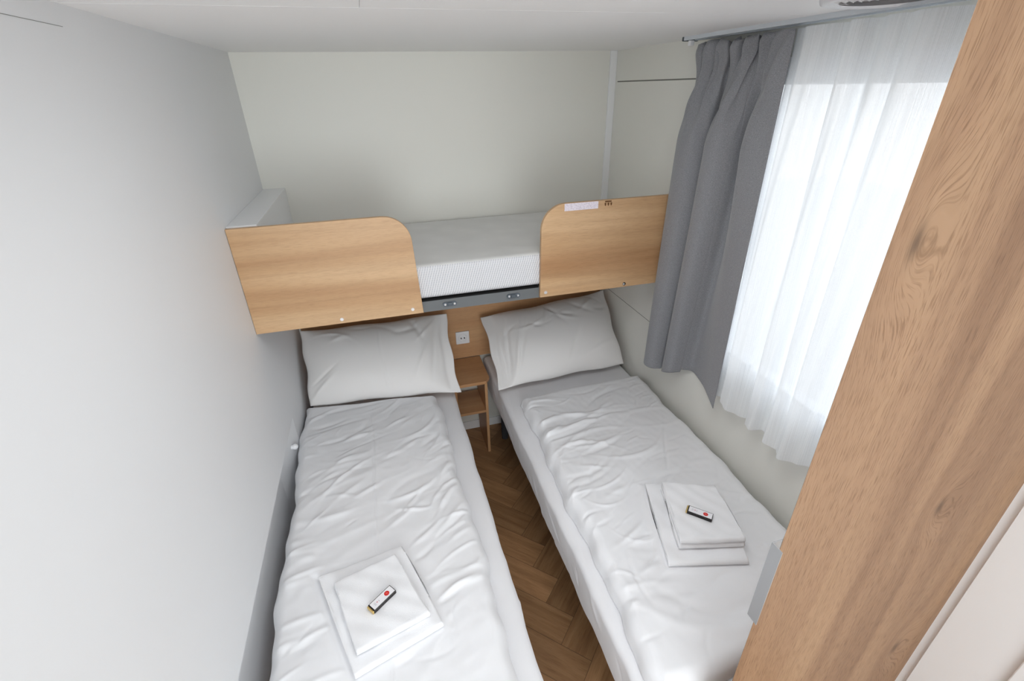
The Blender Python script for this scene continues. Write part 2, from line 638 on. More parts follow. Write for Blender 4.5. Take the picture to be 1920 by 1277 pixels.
# panel joints: thin dark lines in shallow relief
def seam(name, x, z, y0, y1, w=0.0018):
    return struct(bx(name, x - 0.0007, x + 0.0007, y0, y1, z - w / 2, z + w / 2, M_SEAM))


seam('trim_1', W, 2.000, 1.80, 2.47, 0.005)
seam('trim_2', W, 0.917, 1.30, 2.48, 0.0022)
seam('trim_3', 0.0, 2.097, 0.2, 1.2, 0.0006)
# corner strip at the back right, boxed ledge at the left end of the bunk
struct(bx('trim_4', W - 0.036, W, D - 0.010, D, 0.0, H, M_TRIM, bev=0.002))
struct(bx('trim_5', 0.0, 0.095, 1.782, D, 1.20, 1.592, M_TRIM, bev=0.0015))
# upright trim strip on the right wall next to the cabinet door
struct(bx('trim_6', W - 0.004, W, 0.4115, 0.433, 0.0, H, M_TRIM))
struct(bx('trim_7', W - 0.022, W - 0.0122, 0.235, 0.272, 0.0, H, M_TRIM, bev=0.003))
# white lining panel on the right wall nearest the camera
struct(bx('trim_8', W - 0.012, W, -0.9, 0.411, 0.0, H, M_TRIM))
# baseboard on the back wall
struct(bx('baseboard_back', 0.0, W - 0.036, D - 0.008, D, 0.0, 0.06, M_TRIM, bev=0.001))

# ------------------------------------------------------------------ window
win = thing('window_1', (W + 0.03, (WY0 + WY1) / 2, WZ0), 'white plastic window behind the sheer curtain', 'window')
del win['category']
del win['label']
struct(win)
fr = 0.075
bm = bmesh.new()
fx0, fx1 = W + 0.004, W + T - 0.004
box(bm, fx0, fx1, WY0, WY0 + fr, WZ0, WZ1, 0.004)
box(bm, fx0, fx1, WY1 - fr, WY1, WZ0, WZ1, 0.004)
box(bm, fx0, fx1, WY0 + fr, WY1 - fr, WZ0, WZ0 + fr, 0.004)
box(bm, fx0, fx1, WY0 + fr, WY1 - fr, WZ1 - fr, WZ1, 0.004)
bm_obj('window_frame', bm, M_PVC, win)
bx('glass_pane', W + 0.034, W + 0.040, WY0 + fr - .005, WY1 - fr + .005, WZ0 + fr - .005, WZ1 - fr + .005, M_GLASS, win)
for hy in (0.905, 1.222):
    bm = bmesh.new()
    box(bm, W - 0.006, W + 0.004, hy - 0.012, hy + 0.012, 1.045 - .012, 1.045 + .012, 0.002)
    box(bm, W - 0.020, W - 0.006, hy - 0.042, hy + 0.012, 1.045 - .008, 1.045 + .008, 0.003)
    bm_obj('window_handle', bm, M_TRACK, win)
struct(bx('ground', -3, 14, -8, 12, -0.65, -0.6, M_GROUND))

# ------------------------------------------------------------------ bunk bed
GY = 1.760                                   # front face of the guards
BZ = 1.238                                   # top of the steel rail
bunk = thing('bunk_bed', (W / 2, (GY + D) / 2, 1.19),
             'wall-to-wall upper bunk with two oak guard panels and a grey steel front rail', 'bunk bed')
bm = bmesh.new()
prism(bm, [(GY + 0.020, 1.192), (GY + 0.050, 1.192), (GY + 0.050, 1.197), (GY + 0.025, 1.197), (GY + 0.025, BZ - .004),
           (GY + 0.050, BZ - .004), (GY + 0.050, BZ), (GY + 0.020, BZ)], 'x', 0.002, W - 0.002)
bm_obj('front_rail', bm, M_RAIL, bunk)
bx('gap_shade_strip', 0.61, 1.10, GY + 0.019, GY + 0.05, BZ, BZ + 0.006, M_BLACKGAP, bunk)  # black strip put in as the dark gap between rail and mattress
bm = bmesh.new()
box(bm, 0.098, W - 0.002, GY + 0.052, D - 0.014, BZ - 0.025, BZ)
box(bm, 0.002, 0.098, GY + 0.052, D - 0.014, BZ - 0.045, BZ - 0.040)
bm_obj('bed_platform', bm, M_RAIL, bunk)


def guard(x0, x1, z0, z1, r, side, mat):
    pts = []
    if side == 'r':      # rounded top-right corner
        pts = [(x0, z0), (x1 + .012, z0)]
        for k in range(13):
            a = math.radians(90 * k / 12)
            pts.append((x1 - r + r * math.cos(a), z1 - r + r * math.sin(a)))
        pts.append((x0, z1))
    else:
        pts = [(x0 - .003, z0), (x1, z0), (x1, z1)]
        for k in range(13):
            a = math.radians(90 + 90 * k / 12)
            pts.append((x0 + r + r * math.cos(a), z1 - r + r * math.sin(a)))
    bm = bmesh.new()
    prism(bm, pts, 'y', GY, GY + 0.018)
    bmesh.ops.recalc_face_normals(bm, faces=bm.faces)
    es = [e for e in bm.edges if abs(e.verts[0].co.y - e.verts[1].co.y) < 1e-6]
    bmesh.ops.bevel(bm, geom=es, offset=0.0015, segments=2, affect='EDGES', profile=0.5)
    return bm_obj('guard_panel', bm, mat, bunk)


gl = guard(0.001, 0.602, 1.199, 1.588, 0.10, 'r', M_GUARD_L)
gr = guard(1.106, W - 0.001, 1.199, 1.582, 0.10, 'l', M_GUARD_R)
gl['label'] = 'left oak guard panel with a rounded upper right corner'
gr['label'] = 'right oak guard panel with a pale sticker and a small burnt mark'


def screw(x, z, y, parent, r=0.0075, name='screw'):
    bm = bmesh.new()
    cyl(bm, (x, y - 0.0012, z), 'y', r, 0.003, 20, r * 0.8)
    cyl(bm, (x, y - 0.0026, z), 'y', r * 0.45, 0.0014, 6)
    return bm_obj(name, bm, M_SCREW, parent)


def sub(o, part, root):
    o.parent = part
    # part itself carries the root's offset through its own parent inverse
    o.matrix_parent_inverse = Matrix.Identity(4)
    return o


for (x, z) in ((0.305, 1.216), (0.573, 1.220)):
    sub(screw(x, z, GY, None), gl, bunk)
sub(screw(1.127, 1.219, GY, None), gr, bunk)
bm = bmesh.new()
cyl(bm, (1.491, GY - 0.0006, 1.213), 'y', 0.0075, 0.0016, 20)
o = bm_obj('screw_hole', bm, M_HOLE, None)
sub(o, gr, bunk)
bm = bmesh.new()
cyl(bm, (1.4885, GY - 0.0020, 1.213), 'y', 0.0045, 0.0014, 16)
o = bm_obj('screw', bm, M_SCREW, None)
sub(o, gr, bunk)
# sticker and burnt mark near the top edge
o = bx('sticker', 1.200, 1.343, GY - 0.0006, GY + 0.0002, 1.552, 1.5805, M_STICKER, None)
sub(o, gr, bunk)
bm = bmesh.new()
box(bm, 1.372, 1.400, GY - 0.0005, GY + .0001, 1.5735, 1.5790)
for k in range(3):
    xx = 1.3735 + 0.0125 * k
    prism(bm, [(xx - .0042 + 0.0008, 1.571), (xx + .0045, 1.5715), (xx + .0036, 1.5615), (xx + .0008, 1.5585), (xx - .0018, 1.562)],
          'y', GY - 0.0005, GY + .0001)
o = bm_obj('burnt_mark', bm, M_BRAND, None)
sub(o, gr, bunk)
for x in (0.723, 0.991):
    bm = bmesh.new()
    pts = []
    for k in range(16):
        a = 2 * math.pi * k / 16
        pts.append((x + (0.018 if math.cos(a) > 0 else -0.018) + 0.011 * math.cos(a), 1.2155 + 0.010 * math.sin(a)))
    prism(bm, pts, 'y', GY + 0.016, GY + 0.0202)
    box(bm, x - 0.010, x + 0.010, GY + 0.010, GY + 0.0165, 1.2085, 1.2225, 0.002)
    c = bm_obj('rail_clip', bm, M_CLIP, bunk)
    for sxx in (-0.019, 0.019):
        s = screw(x + sxx, 1.2155, GY + 0.016, None, 0.0048)
        sub(s, c, bunk)

# bunk mattress
def soft_box(name, x0, x1, y0, y1, z0, z1, r, mat, nx=40, ny=20, nz=8, parent=None, amp=0.0, fn=None):
    """rounded box with dense faces; fn(P) -> displacement array"""
    bm = bmesh.new()
    faces = []
    V, Fc = [], []
    idx = {}
    def grid(n1, n2, f):
        b0 = len(V)
        for i in range(n1 + 1):
            for j in range(n2 + 1):
                V.append(f(i / n1, j / n2))
        for i in range(n1):
            for j in range(n2):
                a = b0 + i * (n2 + 1) + j
                Fc.append((a, a + n2 + 1, a + n2 + 2, a + 1))
    grid(nx, ny, lambda u, v: (u, v, 1.)); grid(nx, ny, lambda u, v: (u, v, 0.))
    grid(nx, nz, lambda u, v: (u, 0., v)); grid(nx, nz, lambda u, v: (u, 1., v))
    grid(ny, nz, lambda u, v: (0., u, v)); grid(ny, nz, lambda u, v: (1., u, v))
    P = np.array(V)
    lo = np.array([x0, y0, z0]); hi = np.array([x1, y1, z1])
    # denser towards the edges
    P = 0.5 - 0.5 * np.cos(np.pi * P) if False else P
    P = lo + P * (hi - lo)
    c = np.clip(P, lo + r, hi - r)
    dv = P - c
    ln = np.linalg.norm(dv, axis=1, keepdims=True)
    mx = np.abs(dv).max(axis=1, keepdims=True)
    ok = ln[:, 0] > 1e-9
    P2 = P.copy()
    P2[ok] = c[ok] + dv[ok] / ln[ok] * np.minimum(mx[ok], r) * 1.0
    if fn is not None:
        P2 = P2 + fn(P2)
    for p in P2:
        bm.verts.new(p)
    bm.verts.ensure_lookup_table()
    for f in Fc:
        bm.faces.new([bm.verts[i] for i in f])
    bmesh.ops.remove_doubles(bm, verts=bm.verts, dist=1e-5)
    return bm_obj(name, bm, mat, parent, True)


mt = soft_box('bunk_mattress', 0.100, W - 0.006, GY + 0.022, D - 0.014, BZ + 0.007, BZ + 0.147, 0.022,
              [M_QUILT, M_KNIT], 120, 60, 14)
for p in mt.data.polygons:
    p.material_index = 0 if p.normal.z > 0.6 else 1
tag(mt, 'bare white ribbed mattress lying on the upper bunk between the oak guards', 'mattress')

# ------------------------------------------------------------------ headboard + socket
hb = bx('headboard', 0.012, W - 0.010, D - 0.022, D - 0.0005, 0.552, 1.186, M_BOARD, bev=0.0015)
tag(hb, 'oak-look panel on the back wall beneath the bunk, behind both pillows', 'headboard')
so = thing('wall_socket', (0.868, D - 0.022, 0.691), 'single white power socket on the oak panel above the nightstand', 'socket')
sx0, sx1, sz0, sz1 = 0.828, 0.908, 0.651, 0.731
bx('frame_plate', sx0, sx1, D - 0.032, D - 0.0222, sz0, sz1, M_PLASTIC, so, 0.004, 3)
bm = bmesh.new()
cx, cz = 0.868, 0.691
ring = []
prof = [(0.026, D - 0.0322), (0.0245, D - 0.0345), (0.0225, D - 0.0345), (0.021, D - 0.0325), (0.0205, D - 0.0255), (0.0, D - 0.0255)]
prev = None
for r_, yy in prof:
    cur = [bm.verts.new((cx + r_ * math.cos(2 * math.pi * k / 32), yy, cz + r_ * math.sin(2 * math.pi * k / 32))) for k in range(32)] if r_ > 0 else [bm.verts.new((cx, yy, cz))]
    if prev:
        for k in range(32):
            if len(cur) > 1:
                bm.faces.new((prev[k], prev[(k + 1) % 32], cur[(k + 1) % 32], cur[k]))
            else:
                bm.faces.new((prev[k], prev[(k + 1) % 32], cur[0]))
    prev = cur
bm_obj('socket_well', bm, M_PLASTIC, so, True)
for dx in (-0.0095, 0.0095):
    bm = bmesh.new()
    cyl(bm, (cx + dx, D - 0.0330, cz), 'y', 0.0030, 0.0150, 12)
    bm_obj('pin_hole', bm, M_HOLE, so)

# ------------------------------------------------------------------ nightstand
ns = thing('nightstand', (0.857, 2.36, 0.0), 'small open oak-look nightstand with one shelf between the two beds', 'nightstand')
NX0, NX1, NY0, NY1 = 0.752, 0.964, 2.185, D - 0.024
bm = bmesh.new()
prism(bm, [(NX0, NY1), (NX0, NY0 + .022), (NX0 + .022, NY0), (NX1 - 0.026, NY0), (NX1, NY0 + 0.040), (NX1, NY1)], 'z', 0.532, 0.550)
bmesh.ops.bevel(bm, geom=list(bm.edges), offset=0.001, segments=1, affect='EDGES')
bm_obj('top_board', bm, M_STAND, ns)
bx('side_panel', 0.938, 0.954, 2.238, 2.476, 0.0, 0.532, M_STANDV, ns, 0.001)
bx('side_panel', 0.762, 0.778, 2.238, 2.476, 0.0, 0.532, M_STANDV, ns, 0.001)
bx('shelf', 0.778, 0.938, 2.242, 2.470, 0.298, 0.314, M_STAND, ns, 0.001)

# ------------------------------------------------------------------ beds
def wr_strokes(X, Y, strokes):
    Hh = np.zeros_like(X)
    for (cx, cy, a, L, w, amp, k) in strokes:
        dx, dy = X - cx, Y - cy
        u = dx * math.cos(a) + dy * math.sin(a)
        v = -dx * math.sin(a) + dy * math.cos(a) - k * u * u
        Hh += amp * np.exp(-(v / w) ** 2) * np.exp(-(u / L) ** 2 * 1.2)
    return Hh


def fbm(X, Y, scale, seed, oct=3):
    r = np.random.default_rng(seed)
    out = np.zeros_like(X)
    for o in range(oct):
        s = scale * 2 ** o
        for k in range(5):
            a = r.uniform(0, 2 * math.pi)
            ph = r.uniform(0, 2 * math.pi)
            q = s * r.uniform(0.7, 1.4)
            out += np.sin((X * math.cos(a) + Y * math.sin(a)) * q + ph) / 5 / 1.7 ** o
    return out


def quad_dist(X, Y, Q):
    """signed distance-like value: >0 inside the convex quad Q"""
    out = None
    cx = sum(q[0] for q in Q) / 4; cyy = sum(q[1] for q in Q) / 4
    for k in range(4):
        a, b = Q[k], Q[(k + 1) % 4]
        nx_, ny_ = -(b[1] - a[1]), (b[0] - a[0])
        ln = math.hypot(nx_, ny_)
        if (cx - a[0]) * nx_ + (cyy - a[1]) * ny_ < 0:
            nx_, ny_ = -nx_, -ny_
        d = ((X - a[0]) * nx_ + (Y - a[1]) * ny_) / ln
        out = d if out is None else np.minimum(out, d)
    return out


def duvet(name, C, z0, h, r, strokes, seed, label, press=None):
    """C = corners (foot-left, foot-right, head-right, head-left) in x,y"""
    nx, ny = 150, 300
    s = np.linspace(0, 1, nx + 1); t = np.linspace(0, 1, ny + 1)
    Sg, Tg = np.meshgrid(s, t, indexing='ij')
    C = [np.array(c) for c in C]
    def bl(k):
        return ((1 - Sg) * (1 - Tg) * C[0][k] + Sg * (1 - Tg) * C[1][k] + Sg * Tg * C[2][k] + (1 - Sg) * Tg * C[3][k])
    X, Y = bl(0), bl(1)
    wdt = np.linalg.norm(C[1] - C[0]); lng = np.linalg.norm(C[3] - C[0])
    # wavy outline
    ex = 0.007 * np.sin(Y * 9 + seed) + 0.004 * np.sin(Y * 23 + 2 * seed) + 0.0025 * np.sin(Y * 51 + seed)
    ey = 0.007 * np.sin(X * 8 + seed) + 0.004 * np.sin(X * 19 + seed * 3)
    X = X + ex * np.abs(2 * Sg - 1) ** 3 * np.sign(Sg - .5)
    Y = Y + ey * np.abs(2 * Tg - 1) ** 6
    de = np.minimum(np.minimum(Sg, 1 - Sg) * wdt, np.minimum(Tg, 1 - Tg) * lng)
    q = np.clip(de / r, 0, 1)
    prof = np.sqrt(np.clip(1 - (1 - q) ** 2, 0, 1))
    Z = z0 + 0.012 + (h - .012) * prof
    mask = np.clip(de / 0.03, 0, 1)
    puff = 0.007 * fbm(X, Y, 6, seed, 2) + 0.0022 * fbm(X, Y, 22, seed + 5, 2) + 0.0006 * fbm(X, Y, 85, seed + 9, 2)
    W_ = wr_strokes(X, Y, strokes)
    W_ = np.clip(W_, -0.02, 0.022)
    Z = Z + (puff + W_) * mask
    if press is not None:            # the folded towels press the surface flat
        Q, pz = press
        dq = quad_dist(X, Y, Q)
        k = np.clip((dq + 0.03) / 0.022, 0, 1)
        k = k * k * (3 - 2 * k)
        Z = Z * (1 - k) + (pz - 0.0012) * k
    Z = np.maximum(Z, z0 + 0.003)
    n1, n2 = nx + 1, ny + 1
    top = np.stack([X, Y, Z], -1).reshape(-1, 3)
    # rim bulges outward slightly below the top
    bot = np.stack([X, Y, np.full_like(Z, z0)], -1).reshape(-1, 3)
    V = np.concatenate([top, bot])
    Fc = []
    def id_(i, j): return i * n2 + j
    for i in range(nx):
        for j in range(ny):
            a, b, c, d = id_(i, j), id_(i + 1, j), id_(i + 1, j + 1), id_(i, j + 1)
            Fc.append((a, b, c, d))
    off = n1 * n2
    rim = [id_(i, 0) for i in range(nx)] + [id_(nx, j) for j in range(ny)] + [id_(i, ny) for i in range(nx, 0, -1)] + [id_(0, j) for j in range(ny, 0, -1)]
    for k in range(len(rim)):
        a, b = rim[k], rim[(k + 1) % len(rim)]
        Fc.append((a, a + off, b + off, b))
    st = 10
    for i in range(0, nx, st):
        for j in range(0, ny, st):
            pass
    for i in range(nx):
        for j in range(ny):
            a, b, c, d = id_(i, j) + off, id_(i, j + 1) + off, id_(i + 1, j + 1) + off, id_(i + 1, j) + off
            Fc.append((a, b, c, d))
    o = py_obj(name, V, Fc, M_LINEN)
    return tag(o, label, 'duvet')


def gen_strokes(n, xr, yr, ang, angsd, Lr, wr, ar, seed, edge=None, kk=3.0):
    r = np.random.default_rng(seed)
    out = []
    for _ in range(n):
        cx = r.uniform(*xr); cy = r.uniform(*yr)
        out.append((cx, cy, math.radians(r.normal(ang, angsd)), r.uniform(*Lr), r.uniform(*wr),
                    r.uniform(*ar), r.uniform(-kk, kk)))
    return out


MZ = 0.550          # mattress top


def make_bed(x0, x1, tagl, lab_bed, lab_mat):
    b = thing('single_bed', ((x0 + x1) / 2, 1.5, 0.0), lab_bed, 'bed')
    bx('bed_base', x0 + 0.10, x1 - 0.10, 0.60, 2.43, 0.26, 0.352, M_BASEFRAME, b, 0.004)
    for lx in (x0 + 0.09, x1 - 0.09):
        for ly in (0.62, 2.34):
            bm = bmesh.new()
            cyl(bm, (lx, ly, 0.10), 'z', 0.02, 0.20, 16, 0.022)
            bm_obj('leg', bm, M_BASEFRAME, b)
    sd = 3 if tagl == 'l' else 8
    def fn(P):
        d = np.zeros_like(P)
        zf = np.clip((MZ - P[:, 2]) / 0.19, 0, 1)
        xm = (x0 + x1) / 2
        sgn = np.sign(P[:, 0] - xm)
        side = np.clip((np.abs(P[:, 0] - xm) - (x1 - x0) / 2 + 0.03) / 0.03, 0, 1)
        wv = fbm(P[:, 1], P[:, 2] * 0.35 + P[:, 1] * 0.2, 17, sd, 3)
        crease = wr_strokes(P[:, 1], P[:, 2], gen_strokes(60, (0.5, 2.45), (0.36, 0.54), 78 if tagl == 'l' else 35, 22, (0.03, 0.09), (0.005, 0.012), (-0.004, 0.006), sd, None, 4))
        d[:, 0] = sgn * side * (0.004 * wv + np.clip(crease, -.006, .008) * np.clip(zf * 2, 0, 1) - 0.004 * zf)
        d[:, 2] = -side * zf * 0.006 * np.sin(P[:, 1] * 11 + sd) * (P[:, 2] < 0.40)
        topm = (P[:, 2] > MZ - 0.012)
        d[:, 2] += topm * (0.0018 * fbm(P[:, 0], P[:, 1], 14, sd + 2, 3) - 0.0018)
        return d
    m = soft_box('mattress', x0, x1, 0.50, 2.476, 0.355, MZ, 0.028, M_SHEET, 50, 320, 24, fn=fn)
    tag(m, lab_mat, 'mattress')
    return b


make_bed(0.022, 0.752, 'l', 'single bed along the left wall, dark base hidden under white bedding',
         'mattress in a white fitted sheet on the bed by the left wall')
make_bed(0.982, 1.735, 'r', 'single bed along the window wall, dark base hidden under white bedding',
         'mattress in a white fitted sheet on the bed under the window')

LZ, RZ = 0.620, 0.624                        # heights on which the towels lie
TQL = [(0.265, 0.780), (0.508, 0.853), (0.414, 1.150), (0.151, 1.110)]
TQR = [(1.225, 0.837), (1.472, 0.771), (1.572, 1.077), (1.325, 1.161)]
# left duvet
stL = []
stL += gen_strokes(26, (0.05, 0.33), (1.45, 2.05), 28, 9, (0.05, 0.14), (0.007, 0.014), (-0.007, 0.008), 21)
stL += gen_strokes(34, (0.38, 0.66), (1.25, 2.02), 38, 12, (0.04, 0.12), (0.006, 0.013), (-0.007, 0.008), 22)
stL += gen_strokes(26, (0.45, 0.68), (0.75, 1.40), 28, 14, (0.04, 0.10), (0.006, 0.012), (-0.005, 0.007), 23)
stL += gen_strokes(26, (0.00, 0.22), (0.60, 1.45), 8, 10, (0.04, 0.10), (0.007, 0.014), (-0.005, 0.006), 24)
stL += gen_strokes(30, (0.05, 0.62), (0.55, 2.0), 25, 25, (0.06, 0.16), (0.010, 0.025), (-0.003, 0.004), 25)
stL += gen_strokes(80, (0.03, 0.63), (0.55, 2.05), 26, 22, (0.02, 0.07), (0.004, 0.008), (-0.003, 0.004), 26, None, 6)
stL += [(0.30, 2.055, 0.08, 0.30, 0.012, -0.006, 0.0), (0.33, 1.45, math.radians(90), 0.55, 0.0035, 0.0035, 0.0),
        (0.36, 0.7, math.radians(92), 0.4, 0.0035, 0.003, 0.0)]
duvet('duvet', [(0.030, 0.46), (0.690, 0.46), (0.652, 2.058), (0.004, 2.152)], MZ + 0.0005, 0.068, 0.045, stL, 4,
      'white wrinkled duvet on the bed along the left wall', (TQL, LZ))
# right duvet
stR = []
stR += gen_strokes(40, (1.05, 1.45), (1.15, 1.85), 12, 12, (0.05, 0.16), (0.006, 0.013), (-0.007, 0.008), 31)
stR += gen_strokes(34, (1.02, 1.22), (0.70, 1.60), 30, 18, (0.03, 0.08), (0.005, 0.011), (-0.006, 0.007), 32)
stR += gen_strokes(24, (1.35, 1.70), (0.95, 1.70), 15, 22, (0.04, 0.12), (0.007, 0.014), (-0.005, 0.005), 33)
stR += gen_strokes(20, (1.05, 1.60), (0.55, 1.10), -12, 20, (0.06, 0.16), (0.010, 0.022), (-0.004, 0.005), 34)
stR += gen_strokes(70, (1.05, 1.70), (0.60, 1.88), 14, 24, (0.02, 0.07), (0.004, 0.008), (-0.003, 0.004), 35, None, 6)
stR += [(1.22, 1.60, math.radians(18), 0.22, 0.012, 0.009, 0.8), (1.18, 1.55, math.radians(15), 0.2, 0.010, -0.008, 0.8),
        (1.33, 0.66, math.radians(-8), 0.16, 0.020, -0.008, 2.5), (1.30, 0.61, math.radians(-6), 0.2, 0.022, 0.007, 2.0),
        (1.52, 1.33, math.radians(62), 0.10, 0.006, -0.005, 0.0)]
duvet('duvet', [(1.018, 0.53), (1.722, 0.53), (1.724, 1.930), (1.052, 1.905)], MZ + 0.0005, 0.070, 0.045, stR, 9,
      'white wrinkled duvet on the bed beneath the window', (TQR, RZ))


# ------------------------------------------------------------------ pillows
def pillow(C, T_, seed, label, strokes, flange):
    nx, ny = 110, 80
    s = np.linspace(0, 1, nx + 1); t = np.linspace(0, 1, ny + 1)
    Sg, Tg = np.meshgrid(s, t, indexing='ij')
    C = [np.array(c, float) for c in C]      # BL, BR, TR, TL
    wd = np.linalg.norm(C[1] - C[0]); hg = np.linalg.norm(C[3] - C[0])
    nrm = np.cross(C[1] - C[0], C[3] - C[0]); nrm /= np.linalg.norm(nrm)
    if nrm[1] > 0: nrm = -nrm
    # edges pulled in between the corners
    pin = 0.013
    Su = Sg + (-(2 * Sg - 1)) * pin * (1 - (2 * Tg - 1) ** 2) * 0.8
    Tu = Tg + (-(2 * Tg - 1)) * pin * 1.3 * (1 - (2 * Sg - 1) ** 2)
    Su = Su + 0.006 * np.sin(Tg * 13 + seed) * np.abs(2 * Sg - 1) ** 4
    Tu = Tu + 0.008 * np.sin(Sg * 15 + seed) * np.abs(2 * Tg - 1) ** 4
    B = ((1 - Su) * (1 - Tu))[..., None] * C[0] + (Su * (1 - Tu))[..., None] * C[1] + (Su * Tu)[..., None] * C[2] + ((1 - Su) * Tu)[..., None] * C[3]
    fl, fr_ = flange
    a = np.clip((Sg - fl) / (0.5 - fl), 0, 1) * (Sg < .5) + np.clip((1 - Sg - fr_) / (0.5 - fr_), 0, 1) * (Sg >= .5)
    b = 1 - np.abs(2 * Tg - 1)
    pu = (1 - (1 - a) ** 3.2) ** 0.72 * (1 - (1 - b) ** 3.2) ** 0.72
    X, Y = Sg * wd, Tg * hg
    wr = wr_strokes(X, Y, strokes)
    m = np.clip(np.minimum(np.minimum(Sg, 1 - Sg) * wd, np.minimum(Tg, 1 - Tg) * hg) / 0.03, 0, 1)
    wr = np.clip(wr, -0.014, 0.016)
    tf = 0.004 + T_ * 0.62 * pu + (wr + 0.0035 * fbm(X, Y, 11, seed, 2)) * (0.25 + 0.75 * m)
    tb = 0.004 + T_ * 0.38 * pu
    top = B + tf[..., None] * nrm
    bot = B - tb[..., None] * nrm
    n2 = ny + 1
    V = np.concatenate([top.reshape(-1, 3), bot.reshape(-1, 3)])
    V[:, 2] = np.maximum(V[:, 2], MZ + 0.003)
    V[:, 1] = np.minimum(V[:, 1], D - 0.028)
    off = (nx + 1) * n2
    Fc = []
    id_ = lambda i, j: i * n2 + j
    for i in range(nx):
        for j in range(ny):
            Fc.append((id_(i, j), id_(i + 1, j), id_(i + 1, j + 1), id_(i, j + 1)))
            Fc.append((id_(i, j) + off, id_(i, j + 1) + off, id_(i + 1, j + 1) + off, id_(i + 1, j) + off))
    rim = [id_(i, 0) for i in range(nx)] + [id_(nx, j) for j in range(ny)] + [id_(i, ny) for i in range(nx, 0, -1)] + [id_(0, j) for j in range(ny, 0, -1)]
    for k in range(len(rim)):
        p, q = rim[k], rim[(k + 1) % len(rim)]
        Fc.append((p, p + off, q + off, q))
    o = py_obj('pillow', V, Fc, M_PILLOW)
    return tag(o, label, 'pillow')


spL = gen_strokes(18, (0.05, 0.70), (0.30, 0.44), 10, 30, (0.03, 0.09), (0.007, 0.014), (-0.007, 0.007), 41)
spL += [(0.60, 0.18, math.radians(62), 0.10, 0.012, 0.010, 0), (0.66, 0.22, math.radians(78), 0.14, 0.010, -0.010, 0),
        (0.70, 0.28, math.radians(85), 0.14, 0.010, 0.010, 0), (0.40, 0.15, math.radians(92), 0.18, 0.003, -0.003, 0),
        (0.58, 0.33, math.radians(-60), 0.08, 0.012, -0.009, 0), (0.08, 0.08, math.radians(40), 0.08, 0.010, 0.008, 0),
        (0.10, 0.14, math.radians(35), 0.08, 0.008, -0.006, 0)]
pillow([(0.030, 2.145, 0.600), (0.772, 2.045, 0.605), (0.772, 2.375, 0.905), (0.020, 2.395, 0.900)], 0.135, 2,
       'white pillow propped against the oak panel on the bed by the left wall', spL, (0.0, 0.06))
spR = gen_strokes(20, (0.08, 0.70), (0.28, 0.46), 5, 35, (0.03, 0.09), (0.007, 0.014), (-0.007, 0.007), 51)
spR += [(0.05, 0.22, math.radians(86), 0.22, 0.008, 0.012, 0), (0.09, 0.20, math.radians(84), 0.16, 0.008, -0.014, 0),
        (0.13, 0.16, math.radians(76), 0.14, 0.009, 0.010, 0), (0.16, 0.18, math.radians(70), 0.14, 0.008, -0.007, 0),
        (0.45, 0.13, math.radians(60), 0.08, 0.012, -0.006, 0), (0.60, 0.10, math.radians(20), 0.08, 0.012, 0.006, 0)]
pillow([(0.968, 2.010, 0.600), (1.705, 2.050, 0.600), (1.722, 2.400, 0.905), (0.972, 2.405, 0.838)], 0.140, 5,
       'white pillow propped against the oak panel on the bed beneath the window', spR, (0.08, 0.0))


